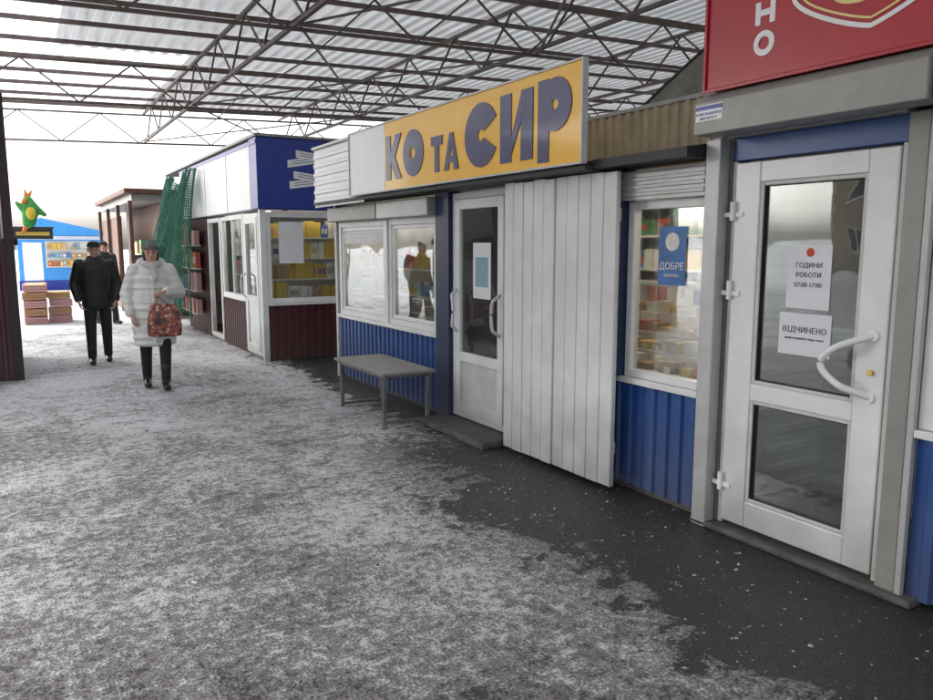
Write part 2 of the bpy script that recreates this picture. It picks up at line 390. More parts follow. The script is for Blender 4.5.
# ------------------------------------------------------------------ canopy
def canopy():
    P = empty('market_canopy')
    X0, X1, Y0, Y1 = -5.0, 15.0, -2.0, 19.2
    def z(x): return 4.62 + .035 * x
    bm = bmesh.new(); x = X0; prev = None; k = 0
    YS = (Y0, 2.6, 8.2, 13.7, Y1)
    while x <= X1:
        o = (0, 0, .035, .035)[k % 4]
        v = [bm.verts.new((x, yy, z(x) + o)) for yy in YS]
        if prev:
            for i in range(4):
                f = bm.faces.new((prev[i], v[i], v[i + 1], prev[i + 1]))
                if (i == 3 and x < 2.8) or (i == 2 and x < .8): f.material_index = 1
        prev = v; x += (.07, .035, .07, .035)[k % 4]; k += 1
    finish('corrugated_sheets', bm, [GALV, SKYL], P)
    bm = bmesh.new(); y = Y0 + .2
    while y < Y1:
        bar(bm, (X0, y, z(X0) - .05), (X1, y, z(X1) - .05), .04, .06); y += 1.15
    finish('purlins', bm, RUST, P)
    bm = bmesh.new()
    H = .62
    for X in (-3.5, -.35, 2.8, 5.95, 9.1, 12.2):
        zt = z(X) - .13
        bar(bm, (X, Y0, zt), (X, Y1, zt), .045); bar(bm, (X, Y0, zt - H), (X, Y1, zt - H), .045)
        y = Y0; up = True
        while y < Y1 - .5:
            a = (X, y, zt if up else zt - H); b = (X, y + .77, zt - H if up else zt)
            bar(bm, a, b, .024); up = not up; y += .77
    for Y in (2.6, 8.2, 13.7, 18.9):
        for dx in range(7):
            xa, xb = X0 + dx * 3.15 + 1.35, X0 + (dx + 1) * 3.15 + 1.35
            if xb > X1: break
            bar(bm, (xa, Y + .04, z(xa) - .20), (xb, Y + .04, z(xb) - .20), .038)
            bar(bm, (xa, Y + .04, z(xa) - .20 - H), (xb, Y + .04, z(xb) - .20 - H), .038)
            xm = (xa + xb) / 2
            for (p, q) in (((xa, 0), (xa + .79, 1)), ((xa + .79, 1), (xm, 0)), ((xm, 0), (xm + .79, 1)), ((xm + .79, 1), (xb, 0))):
                bar(bm, (p[0], Y + .04, z(p[0]) - .20 - (H if p[1] == 0 else 0)), (q[0], Y + .04, z(q[0]) - .20 - (H if q[1] == 0 else 0)), .022)
    for i in range(3):
        ya, yb = (2.6, 8.2, 13.7, 18.9)[i:i + 2]
        for X in (-3.5, 2.8, 9.1):
            bar(bm, (X, ya, z(X) - .78), (X + 3.15, yb, z(X) - .70), .022); bar(bm, (X + 3.15, ya, z(X) - .70), (X, yb, z(X) - .78), .022)
    finish('trusses', bm, RUST, P)
    bm = bmesh.new()
    for X, Y in ((-.35, 10.15), (-.35, 18.9), (-3.5, 2.6), (9.1, 2.6), (9.1, 8.2), (9.1, 13.7), (9.1, 18.9), (-3.5, 10.15), (5.95, 18.9)):
        addbox(bm, X - .06, X + .06, Y - .06, Y + .06, 0, z(X) - .7)
    finish('columns', bm, RUST, P)
    bm = bmesh.new()
    for i in range(36):
        f = lambda t: (2.9 + .3 * t, 1 + 16 * t, 3.85 - .14 * abs(math.sin(t * math.pi * 3)))
        bar(bm, f(i / 36), f((i + 1) / 36), .012)
    finish('cable', bm, BLACK, P)
canopy()

XF = 3.38
def shell(P, x0, x1, y0, y1, h, wall=WALLIN):
    box('floor', x0 + .05, x1, y0 + .02, y1 - .02, .0, .045, FLOORIN, P, 0)
    box('back_wall', x1, x1 + .06, y0, y1, 0, h, wall, P, 0)
    box('end_wall_near', x0 + .06, x1, y0, y0 + .05, 0, h, wall, P, 0)
    box('end_wall_far', x0 + .06, x1, y1 - .05, y1, 0, h, wall, P, 0)
    box('roof_slab', x0 - .0, x1 + .1, y0, y1, h, h + .06, DARKF, P, 0)
    box('ceiling', x0 + .07, x1, y0 + .05, y1 - .05, h - .03, h - .003, PVC, P, 0)

def pull(bm, X, y, z0, z1, bulgeY=0.0, out=.07, r=.014, n=14):
    pts = []
    for i in range(n + 1):
        t = i / n; a = math.pi * t
        pts.append(Vector((X - out * min(1, math.sin(a) * 2.2), y + bulgeY * math.sin(a), z0 + (z1 - z0) * t)))
    seg = 8; rings = []
    for i, p in enumerate(pts):
        d = (pts[min(i + 1, n)] - pts[max(i - 1, 0)]).normalized()
        q = d.to_track_quat('Z', 'Y').to_matrix()
        rings.append([bm.verts.new(p + q @ Vector((r * math.cos(k * 2 * math.pi / seg), r * math.sin(k * 2 * math.pi / seg), 0))) for k in range(seg)])
    for a, b in zip(rings, rings[1:]):
        for k in range(seg): bm.faces.new((a[k], a[(k + 1) % seg], b[(k + 1) % seg], b[k]))

# ------------------------------------------------------------------ dairy kiosk
def dairy():
    P = empty('dairy_kiosk')
    shell(P, XF, 5.2, 2.96, 8.72, 2.10)
    X = XF
    corr('blue_panel_left', 'y', X + .02, 6.16, 8.70, .04, .735, BLUE, P)
    corr('blue_panel_right', 'y', X + .02, 2.99, 4.96, .04, .715, BLUE, P)
    box('plinth', X + .03, X + .10, 2.98, 8.70, 0, .045, CONC, P)
    box('sill_left', X - .03, X + .06, 6.15, 8.70, .738, .775, PVC, P)
    box('sill_right', X - .03, X + .06, 2.985, 4.96, .718, .755, PVC, P)
    bm = bmesh.new()
    frame_x(bm, X, .06, 6.19, 7.26, .777, 1.865, .06); frame_x(bm, X, .06, 7.32, 8.66, .777, 1.865, .06)
    addbox(bm, X - .02, X + .05, 7.262, 7.318, .777, 1.865)
    frame_x(bm, X, .06, 2.99, 3.655, .757, 1.87, .05)
    frame_x(bm, X, .06, 3.81, 4.94, .757, 1.87, .05)
    frame_x(bm, X + .012, .04, 6.255, 7.195, .84, 1.80, .035); frame_x(bm, X + .012, .04, 7.385, 8.59, .84, 1.80, .035)
    finish('window_frames', bm, PVC, P, bevel=.004)
    bm = bmesh.new()
    for y0, y1, z0, z1 in ((6.2, 7.25, .8, 1.85), (7.33, 8.65, .8, 1.85), (3.0, 3.65, .8, 1.86), (3.82, 4.93, .8, 1.86)):
        addbox(bm, X + .032, X + .036, y0, y1, z0, z1)
    finish('window_glass', bm, GLASS, P)
    corr('rolled_shutter', 'y', X + .02, 7.385, 8.59, 1.62, 1.80, LGREY, P, pitch=.04, depth=.006, horiz=True)
    box('shutter_box_left', X - .13, X + .05, 7.30, 8.70, 1.868, 2.035, GREY, P, .012)
    box('shutter_box_mid', X - .13, X + .05, 6.16, 7.285, 1.868, 2.035, LGREY, P, .012)
    corr('shutter_box_right', 'y', X - .06, 2.99, 4.95, 1.875, 2.05, LGREY, P, pitch=.045, depth=.008, horiz=True)
    box('shutter_box_right_back', X - .055, X + .05, 2.99, 4.95, 1.875, 2.05, LGREY, P, .002)
    box('post_blue_corner', X - .05, X + .09, 5.90, 6.145, 0, 2.098, NAVY, P)
    box('post_blue_mid', X - .03, X + .07, 4.965, 5.00, 0, 2.098, NAVY, P)
    box('post_blue_near', X - .065, X + .06, 3.66, 3.805, .757, 2.098, NAVY, P)
    box('post_end', X - .02, X + .05, 8.702, 8.76, 0, 2.098, PVC2, P)
    bm = bmesh.new()
    frame_x(bm, X - .01, .07, 5.005, 5.895, .07, 2.05, .055)
    frame_x(bm, X - .022, .055, 5.062, 5.838, .127, 1.992, .085, (.62,))
    finish('door_frame', bm, PVC, P, bevel=.005)
    box('door_lower_panel', X + .0, X + .02, 5.14, 5.76, .205, .58, PVC2, P)
    box('door_glass', X + .005, X + .009, 5.14, 5.76, .66, 1.91, GLASSD, P, 0)
    bm = bmesh.new(); pull(bm, X - .02, 5.80, .84, 1.22, bulgeY=-.05); finish('door_handle', bm, PVC, P, smooth=True)
    bm = bmesh.new(); pull(bm, X - .02, 5.10, .86, 1.2, bulgeY=.03); finish('door_handle_inner', bm, PVC2, P, smooth=True)
    box('door_notice', X + .0, X + .002, 5.28, 5.56, 1.15, 1.62, PAPER, P, 0)
    box('door_notice_print', X - .002, X - .0005, 5.32, 5.52, 1.25, 1.5, PAL[9], P, 0)
    box('door_step', X - .32, X + .02, 4.9, 6.0, 0, .055, CONC, P, .01)
    jars('goods_front', X + .20, X + .34, 6.25, 8.6, (.80, 1.08, 1.36), P, [0, 6, 6, 2, 8, 5, 9, 1, 0])
    goods('goods_back', 4.85, 5.15, 3.1, 8.6, (.5, .9, 1.3, 1.7), P, pal=[0, 6, 3, 2, 1, 5, 7], hmin=.15, hmax=.3)
    bm = bmesh.new()
    for s in range(7):
        for j in range(9 + (s * 5) % 4):
            addbox(bm, X + .07, X + .17, 6.3 + s * .31, 6.3 + s * .31 + .27, .80 + j * .028, .80 + j * .028 + .018, R.choice((0, 0, 1)))
    finish('egg_trays', bm, [EGG, PAL[0]], P)
    # stepped display case packed with cheese and dairy, right behind the near window
    bm = bmesh.new()
    steps = ((.08, .24, .80), (.24, .40, .90), (.40, .56, 1.00), (.56, .72, 1.12))
    for x0, x1, z in steps:
        addbox(bm, X + x0, X + x1, 3.05, 4.85, .05, z, 6)
        y = 3.07
        while y < 4.75:
            w = R.uniform(.06, .15); mi = R.choice([0, 2, 2, 6, 5, 8, 1, 2, 0]); h = R.uniform(.035, .09)
            if R.random() < .45: cyl(bm, (X + (x0 + x1) / 2, y + w / 2, z + .001 + h / 2), (0, 0, 1), min(w / 2 * .95, .07), h, 14, mi)
            else: addbox(bm, X + x0 + .02, X + x1 - .02, y, y + w * .9, z + .001, z + h, mi, R.uniform(-.12, .12))
            if R.random() < .5: addbox(bm, X + x0 + .003, X + x0 + .006, y + .01, y + .06, z + .002, z + .045, 6)
            y += w
    finish('cheese_display', bm, PAL, P)
    bm = bmesh.new(); v = [bm.verts.new(p) for p in ((X + .07, 3.05, 1.0), (X + .07, 4.8, 1.0), (X + .66, 4.8, 1.32), (X + .66, 3.05, 1.32))]; bm.faces.new(v)
    finish('case_glass', bm, GLASSC, P)
    box('case_trim', X + .67, X + .70, 3.05, 4.8, 1.30, 1.34, LGREY, P)
    goods('wall_shelf_goods', X + .95, X + 1.15, 3.1, 4.9, (1.15, 1.42, 1.68), P, pal=[2, 0, 1, 3, 6, 4], hmin=.1, hmax=.2)
    box('fridge', 4.6, 4.8, 4.95, 5.55, .05, 1.85, PVC2, P, .02)
    fill_light('interior_fill', X + .35, 7.4, 2.03, .12, 2.0, 14, P); fill_light('case_fill', X + .40, 3.9, 2.03, .12, 1.4, 15, P)  # both added as fill to make the dairy goods visible
    box('soffit', 3.10, XF + .0, 3.76, 8.74, 2.065, 2.095, DARKF, P, .002)
    bm = bmesh.new()
    pr = [(3.16, 2.075), (3.16, 2.13), (3.66, 2.20), (3.66, 2.075)]
    a = [bm.verts.new((x, 2.98, z)) for x, z in pr]; b = [bm.verts.new((x, 3.755, z)) for x, z in pr]
    bm.faces.new(a); bm.faces.new(b[::-1])
    for i in range(4): bm.faces.new((a[i], b[i], b[(i + 1) % 4], a[(i + 1) % 4]))
    finish('visor', bm, DARKF, P)
    corr('fascia_siding', 'y', 3.13, 7.30, 8.76, 2.04, 2.70, SIDING, P, pitch=.10, depth=.012, horiz=True)
    box('fascia_backing', 3.135, 3.16, 7.30, 8.76, 2.10, 2.69, SIDING, P, 0)
    box('fascia_cap', 3.10, 3.22, 7.30, 8.77, 2.702, 2.73, LGREY, P)
    bm = bmesh.new()
    for y in (4.4, 5.3, 6.2, 7.25):
        addbox(bm, 3.115, 3.145, y - .015, y + .015, 2.10, 2.72); bar(bm, (3.145, y, 2.55), (3.6, y, 2.19), .025)
    finish('sign_brackets', bm, STEEL, P)
dairy()

def board():
    P = empty('door_shutter_panel')
    n = 10; y0, y1 = 3.60, 4.83; w = (y1 - y0) / n
    bm = bmesh.new()
    for i in range(n):
        off = .012 if i >= 5 else 0
        dz = R.uniform(-.004, .006); dx = R.uniform(-.002, .002)
        addbox(bm, 3.225 - off + dx, 3.25 - off, y0 + i * w + .0025, y0 + (i + 1) * w - .0025, .035 + abs(dz), 2.055 + dz)
    finish('boards', bm, BOARD, P, bevel=.005)
    bm = bmesh.new()
    addbox(bm, 3.263, 3.285, y0 + .02, y1 - .02, .25, .33); addbox(bm, 3.263, 3.285, y0 + .02, y1 - .02, 1.75, 1.83)
    addbox(bm, 3.251, 3.262, y0 + .004, y1 - .004, .04, 2.05)
    finish('rails', bm, PVC2, P)
board()

def dsign():
    P = empty('dairy_shop_sign')
    y0, y1 = 3.76, 7.52; ym = 6.66
    box('panel', 3.07, 3.10, y0, ym - .001, 2.115, 2.725, YEL, P, .002)
    box('panel_glare', 3.07, 3.10, ym + .001, y1, 2.115, 2.725, WHITE, P, .002)  # glare on the sign's far end, painted as a plain white section
    bm = bmesh.new(); frame_x(bm, 3.060, .045, y0 - .012, y1 + .012, 2.103, 2.737, .012); finish('edge_trim', bm, LGREY, P)
    bm = bmesh.new()
    letters(bm, 'СИР', 3.064, 5.16, 2.18, .47, gap=.12)
    letters(bm, 'ТА', 3.064, 5.72, 2.20, .29, gap=.10)
    letters(bm, 'КО', 3.064, 6.62, 2.20, .40, gap=.08, xs=.98)
    finish('letters', bm, SIGNBL, P)
dsign()

# ------------------------------------------------------------------ red-sign kiosk
def redk():
    P = empty('wine_kiosk')
    X = XF
    shell(P, X, 5.2, -.6, 2.93, 2.16)
    box('post_left', X - .09, X + .05, 2.865, 2.965, 0, 2.165, LGREY, P, .006)
    box('post_left_inner', X - .02, X + .05, 2.835, 2.862, .04, 2.165, STEEL, P)
    box('post_right', X - .045, X + .05, 1.80, 1.893, 0, 2.165, GREY, P, .006)
    box('post_right_edge', X - .052, X - .02, 1.768, 1.797, 0, 2.165, LGREY, P, .003)
    box('lintel_blue', X - .02, X + .05, 1.896, 2.833, 2.045, 2.16, BLUE, P)
    box('lintel_grey', X - .075, X + .03, 1.888, 2.833, 2.162, 2.20, GREY, P)
    box('lock_plate', X - .085, X - .077, 2.33, 2.42, 2.168, 2.192, STEEL, P, .002)
    y0, y1, z0, z1 = 1.925, 2.80, .065, 2.03
    bm = bmesh.new()
    addbox(bm, X - .035, X + .035, y0, 2.065, z0, z1); addbox(bm, X - .035, X + .035, 2.645, y1, z0, z1)
    addbox(bm, X - .034, X + .034, 2.065, 2.645, z0, .21); addbox(bm, X - .034, X + .034, 2.065, 2.645, 1.925, z1)
    addbox(bm, X - .034, X + .034, 2.065, 2.645, .775, .865)
    finish('door_leaf', bm, PVC, P, bevel=.006)
    bm = bmesh.new()
    for za, zb in ((.21, .775), (.865, 1.925)):
        addbox(bm, X - .028, X + .028, 2.0655, 2.085, za, zb); addbox(bm, X - .028, X + .028, 2.625, 2.6445, za, zb)
        addbox(bm, X - .027, X + .027, 2.0855, 2.6245, za + .0005, za + .02); addbox(bm, X - .027, X + .027, 2.0855, 2.6245, zb - .02, zb - .0005)
    finish('glazing_beads', bm, PVC2, P, bevel=.004)
    bm = bmesh.new()
    for za, zb in ((.23, .755), (.885, 1.905)):
        for ya, yb in ((2.0852, 2.089), (2.621, 2.6248)): addbox(bm, X - .02, X + .02, ya, yb, za, zb)
        for zz in (za, zb - .004): addbox(bm, X - .02, X + .02, 2.09, 2.62, zz, zz + .004)
    finish('gaskets', bm, BLACK, P)
    bm = bmesh.new()
    addbox(bm, X - .004, X, 2.07, 2.64, .21, .775); addbox(bm, X - .004, X, 2.07, 2.64, .865, 1.925)
    finish('door_glass', bm, GLASSD, P)
    bm = bmesh.new()
    addbox(bm, X - .025, X + .045, 1.896, 1.922, .04, 2.042); addbox(bm, X - .02, X + .045, 2.804, 2.832, .04, 2.042)
    finish('door_frame', bm, PVC2, P, bevel=.003)
    bm = bmesh.new()
    for z in (.29, 1.36, 1.78):
        cyl(bm, (X - .05, 2.80, z), (0, 0, 1), .014, .10)
        addbox(bm, X - .045, X - .034, 2.74, 2.86, z - .03, z - .005)
    finish('hinges', bm, WHITE, P)
    bm = bmesh.new(); pull(bm, X - .035, 1.985, .905, 1.19, bulgeY=.20, out=.085, r=.017, n=22); finish('pull_handle', bm, WHITE, P, smooth=True)
    bm = bmesh.new(); pull(bm, X + .035, 1.995, .915, 1.18, bulgeY=.14, out=-.07, r=.015, n=22); finish('pull_handle_inside', bm, PVC2, P, smooth=True)
    bm = bmesh.new()
    for z in (.905, 1.19): cyl(bm, (X - .041, 1.985, z), (1, 0, 0), .026, .012, 16)
    finish('handle_roses', bm, WHITE, P)
    bm = bmesh.new(); cyl(bm, (X - .042, 1.985, 1.02), (1, 0, 0), .014, .014, 16); finish('lock_cylinder', bm, BRASS, P)
    box('threshold', X - .09, X + .06, 1.70, 2.98, 0, .035, CONC, P, .012)
    corr('blue_panel', 'y', X - .01, -.6, 1.765, .03, .76, BLUE, P)
    box('sill', X - .05, X + .05, -.6, 1.766, .765, .80, PVC, P)
    bm = bmesh.new(); frame_x(bm, X - .02, .06, .4, 1.766, .802, 2.15, .07); frame_x(bm, X - .02, .06, -.6, .395, .802, 2.15, .07)
    finish('window_frame', bm, PVC, P, bevel=.005)
    box('window_glass', X, X + .004, -.55, 1.70, .83, 2.1, GLASS, P, 0)
    bm = bmesh.new()
    prof = [(3.10, 2.165), (3.10, 2.325), (3.17, 2.375), (3.42, 2.375), (3.42, 2.203), (3.285, 2.203), (3.25, 2.165)]
    a = [bm.verts.new((x, 1.70, z)) for x, z in prof]; b = [bm.verts.new((x, 2.885, z)) for x, z in prof]
    bm.faces.new(a); bm.faces.new(b[::-1])
    for i in range(len(prof)): bm.faces.new((a[i], b[i], b[(i + 1) % len(prof)], a[(i + 1) % len(prof)]))
    bmesh.ops.recalc_face_normals(bm, faces=bm.faces)
    finish('shutter_housing', bm, GREY, P, bevel=.006)
    bm = bmesh.new()
    prof2 = [(3.12, 2.17), (3.12, 2.31), (3.18, 2.36), (3.42, 2.36), (3.42, 2.17)]
    a = [bm.verts.new((x, -.5, z)) for x, z in prof2]; b = [bm.verts.new((x, 1.68, z)) for x, z in prof2]
    bm.faces.new(a); bm.faces.new(b[::-1])
    for i in range(5): bm.faces.new((a[i], b[i], b[(i + 1) % 5], a[(i + 1) % 5]))
    finish('shutter_housing_right', bm, LGREY, P)
    L = empty('installer_label'); L.parent = P
    box('label_sheet', 3.0975, 3.0995, 2.70, 2.87, 2.23, 2.31, WHITE, L, 0)
    box('label_band', 3.096, 3.0972, 2.70, 2.87, 2.285, 2.305, BKBLUE, L, 0)
    text('label_text', 'РОЛЕТИ ВОРОТА', 3.0965, 2.785, 2.258, .019, BKBLUE, L); text('label_text2', '(067) 555 20 17', 3.0965, 2.785, 2.238, .017, BKBLUE, L)
    corr('interior_slats', 'y', 4.3, .4, 2.9, .05, 1.1, SIDING, P, pitch=.1, depth=.012, horiz=True)
    box('interior_counter', 4.31, 4.6, .4, 2.9, .05, 1.05, WALLIN, P)
    goods('goods', 4.9, 5.15, -.4, 2.85, (.6, .95, 1.3, 1.65), P, pal=[7, 4, 1, 5, 0, 6], wmin=.06, wmax=.09, hmin=.2, hmax=.3)
    corr('interior_side_slats', 'x', 2.86, 3.5, 4.3, .05, 2.1, SIDING, P, pitch=.12, depth=.012, horiz=True)
    fill_light('interior_fill', 4.2, 1.8, 2.09, .12, 1.0, 2.5, P, col=(1, .95, .85))  # added fill behind the door glass, no known fixture
redk()

def notices():
    X = XF - .007
    P = empty('paper_notice'); box('sheet', X, X + .002, 2.235, 2.475, 1.285, 1.60, PAPER, P, 0)
    bm = bmesh.new(); cyl(bm, (X - .001, 2.35, 1.565), (1, 0, 0), .022, .001, 20); finish('red_logo', bm, INKR, P)
    for i, (t, s) in enumerate((('ГОДИНИ', .034), ('РОБОТИ', .034), ('07:00-17:00', .032))):
        text('line_%d' % i, t, X - .001, 2.355, 1.49 - i * .048, s, INK, P)
    P = empty('paper_notice'); box('sheet', X, X + .002, 2.215, 2.505, 1.05, 1.262, PAPER, P, 0)
    for i, (t, s) in enumerate((('ВІДЧИНЕНО', .040), ('двері зачиняйте, будь ласка', .016))):
        text('line_%d' % i, t, X - .001, 2.36, 1.165 - i * .035, s, INK, P)
    P = empty('milk_poster'); X = XF + .027
    box('sheet', X, X + .002, 3.19, 3.41, 1.36, 1.71, POSTB, P, 0)
    bm = bmesh.new(); cyl(bm, (X - .001, 3.30, 1.62), (1, 0, 0), .055, .001, 24); finish('logo', bm, PAL[6], P)
    text('title', 'ДОБРЕ', X - .002, 3.30, 1.455, .058, WHITE, P); text('title2', 'молоко', X - .002, 3.30, 1.41, .034, WHITE, P)
notices()

def redsign():
    P = empty('wine_shop_sign')
    X = 3.15
    box('light_box', X, X + .22, -.2, 2.86, 2.39, 3.45, REDV, P, .008)
    bm = bmesh.new(); frame_x(bm, X - .012, .015, -.21, 2.87, 2.378, 3.46, .014); finish('trim', bm, REDV, P)
    bm = bmesh.new()
    annulus(bm, 0, 0, .058, .030, 0, 360, X - .004, 2.51, 2.555, 1, .005)
    for p in ([(-.055, -.052), (-.027, -.052), (-.027, .052), (-.055, .052)], [(.027, -.052), (.055, -.052), (.055, .052), (.027, .052)]):
        prism(bm, p, X - .004, 2.51, 2.695, 1, .005)
    prism(bm, [(-.028, -.014), (.028, -.014), (.028, .014), (-.028, .014)], X - .005, 2.51, 2.695, 1, .006)
    annulus(bm, 0, 0, .058, .030, 40, 320, X - .004, 2.51, 2.835, 1, .005)
    def ribbon(pts, w, mi=0, dx=0):
        for i in range(len(pts) - 1):
            a, b = Vector(pts[i]), Vector(pts[i + 1]); d = (b - a).normalized(); n = Vector((-d.y, d.x)) * w
            q = [a - n - d * w * .4, b - n + d * w * .4, b + n + d * w * .4, a + n - d * w * .4]
            v = [bm.verts.new((X - .003 - dx - i * .00002, p.x, p.y)) for p in q]; bm.faces.new(v).material_index = mi
    pts = []; pin = []
    for i in range(61):
        t = i / 60 * 2 * math.pi
        f = (1 + .12 * math.cos(2 * t))
        pts.append((1.98 + .34 * math.cos(t) * f, 2.66 + .15 * math.sin(t) + .07 * abs(math.cos(t))))
        pin.append((1.98 + .30 * math.cos(t) * f, 2.662 + .12 * math.sin(t) + .065 * abs(math.cos(t))))
    ribbon(pts, .010); ribbon(pin, .005, 1, .002)
    pts = [(2.03 + .14 * math.cos(i / 40 * 2 * math.pi), 2.70 + .075 * math.sin(i / 40 * 2 * math.pi)) for i in range(41)]
    ribbon(pts, .008, 1)
    finish('lettering', bm, [WHITE, PALEY], P)
redsign()

def rear():
    P = empty('rear_warehouse')
    bm = bmesh.new()
    prev = None; XB = 4.9
    for i in range(101):
        x = XB + i * .06; o = .025 * (i % 4 > 1)
        v = [bm.verts.new((x, 5.75, 2.52 + o)), bm.verts.new((x, 4.95, 2.95 + o)), bm.verts.new((x, 4.0, 3.42 + o)), bm.verts.new((x, 1.0, 3.55 + o))]
        if prev:
            for k in range(3): bm.faces.new((prev[k], v[k], v[k + 1], prev[k + 1]))
        prev = v
    finish('roof', bm, SLATE, P)
    bm = bmesh.new()
    a = [bm.verts.new(p) for p in ((5.3, 5.70, 0), (5.3, 5.70, 2.50), (10.9, 5.70, 2.50), (10.9, 5.70, 0))]; bm.faces.new(a)
    finish('end_wall', bm, BEIGE, P)
    bm = bmesh.new()
    a = [bm.verts.new(p) for p in ((XB + .02, 5.74, 2.2), (XB + .02, 5.74, 2.50), (XB + .02, 4.95, 2.93), (XB + .02, 4.0, 3.40), (XB + .02, 1.0, 3.53), (XB + .02, 1.0, 2.2))]; bm.faces.new(a)
    finish('gable', bm, SLATE, P)
    corr('beige_parapet', 'y', 3.72, 2.9, 5.2, 2.17, 2.50, BEIGE, P, pitch=.09, depth=.02)
    box('parapet_cap', 3.70, 3.80, 2.9, 5.2, 2.502, 2.53, LGREY, P)
rear()

# ------------------------------------------------------------------ book kiosk
def bookk():
    P = empty('book_kiosk')
    X, Y = 2.9, 10.3; H = 2.08
    box('floor', X + .05, 6, Y + .05, 15.4, 0, .05, FLOORIN, P, 0)
    box('back_wall', 6, 6.06, Y, 15.5, 0, H, WALLIN, P, 0)
    box('end_wall_far', X + .05, 6, 15.45, 15.5, 0, H, WALLIN, P, 0)
    box('partition', X + .4, 6, 13.0, 13.05, .05, H, WALLIN, P, 0)
    corr('maroon_front', 'x', Y, X + .05, 6.0, .03, .77, MAROON, P)
    box('corner_post', X - .01, X + .07, Y - .01, Y + .07, 0, H, PVC, P)
    box('sill_front', X + .07, 6, Y - .05, Y + .05, .775, .81, PVC, P)
    bm = bmesh.new(); frame_y(bm, Y, .06, X + .075, 4.35, .812, 2.04, .06); frame_y(bm, Y, .06, 4.36, 5.95, .812, 2.04, .06)
    finish('front_window_frame', bm, PVC, P, bevel=.004)
    box('front_glass', X + .1, 5.9, Y + .03, Y + .034, .85, 2.0, GLASS, P, 0)
    goods('books_front', X + .15, 5.8, Y + .16, Y + .34, (.84, 1.13, 1.42, 1.71), P, along='x', wmin=.03, wmax=.12, hmin=.16, hmax=.25, pal=[1, 2, 2, 0, 3, 8, 6, 2, 5])
    fill_light('interior_fill', 4.2, Y + .11, 2.04, 2.2, .06, 4, P); fill_light('side_fill', X + .12, 12.0, 2.04, .06, 1.2, 4, P)  # added fill lights to bring out the book shelves
    box('poster', 3.15, 3.5, Y + .02, Y + .024, 1.35, 1.92, PAPER, P, 0)
    bm = bmesh.new()
    frame_x(bm, X - .01, .07, 10.40, 11.18, .06, 2.04, .06); frame_x(bm, X - .02, .06, 10.462, 11.118, .122, 1.978, .08, (.85,))
    frame_x(bm, X, .06, 11.25, 12.55, .80, 2.04, .06); addbox(bm, X + .002, X + .05, 11.88, 11.92, .86, 1.98)
    frame_x(bm, X - .01, .07, 12.62, 13.5, .06, 2.04, .07)
    finish('side_frames', bm, PVC, P, bevel=.004)
    box('door_panel', X, X + .02, 10.54, 11.04, .2, .81, PVC, P)
    bm = bmesh.new()
    addbox(bm, X + .01, X + .014, 10.54, 11.04, .89, 1.90); addbox(bm, X + .03, X + .034, 11.3, 12.5, .85, 2.0)
    finish('side_glass', bm, GLASS, P)
    corr('maroon_side', 'y', X + .02, 11.2, 12.6, .03, .78, MAROON, P)
    corr('maroon_side_far', 'y', X + .02, 13.5, 15.5, .03, 2.05, MAROON, P)
    box('side_sill', X - .03, X + .06, 11.2, 12.6, .782, .80, PVC, P)
    goods('books_side', X + .15, X + .35, 11.25, 12.5, (.84, 1.15, 1.46), P, hmin=.16, hmax=.25)
    bm = bmesh.new(); pull(bm, X - .02, 11.08, .85, 1.2, 0.0); finish('handles', bm, PVC, P, smooth=True)
    box('sign_box_front', X - .04, 6.1, Y - .06, Y + .3, 2.085, 3.03, BKBLUE, P, .01)
    box('sign_box_side', X - .04, X + .2, Y + .302, 15.6, 2.085, 3.0, SIDING, P, .01)
    box('sign_edge', X - .048, X - .042, Y - .04, 15.6, 2.94, 2.99, BKBLUE, P, 0)
    bm = bmesh.new()
    for y in (11.9, 13.4, 14.9): addbox(bm, X - .044, X - .0405, y, y + .012, 2.09, 2.93)
    finish('sign_seams', bm, GREY, P)
    box('roof', X - .06, 6.2, Y - .08, 17.2, 3.032, 3.07, GREY, P)
    bm = bmesh.new(); n = 0
    for x0, x1, z0, sk in ((3.30, 3.72, 2.36, .06), (3.36, 3.76, 2.50, -.05), (3.28, 3.66, 2.64, .07), (3.40, 3.74, 2.78, -.04)):
        yy = Y - .063 - n * .0005; n += 1
        v = [bm.verts.new(p) for p in ((x0, yy, z0), (x1, yy, z0 + sk), (x1, yy, z0 + sk + .10), (x0, yy, z0 + .10))]; bm.faces.new(v)
        yy -= .0003
        v = [bm.verts.new(p) for p in ((x0 + .06, yy, z0 + .035 + sk * .14), (x1, yy, z0 + sk + .03), (x1, yy, z0 + sk + .038), (x0 + .06, yy, z0 + .043 + sk * .14))]; bm.faces.new(v).material_index = 1
        v = [bm.verts.new(p) for p in ((x0 + .06, yy, z0 + .065 + sk * .14), (x1, yy, z0 + sk + .065), (x1, yy, z0 + sk + .073), (x0 + .06, yy, z0 + .073 + sk * .14))]; bm.faces.new(v).material_index = 1
    finish('books_pictogram', bm, [WHITE, BKBLUE], P)
bookk()

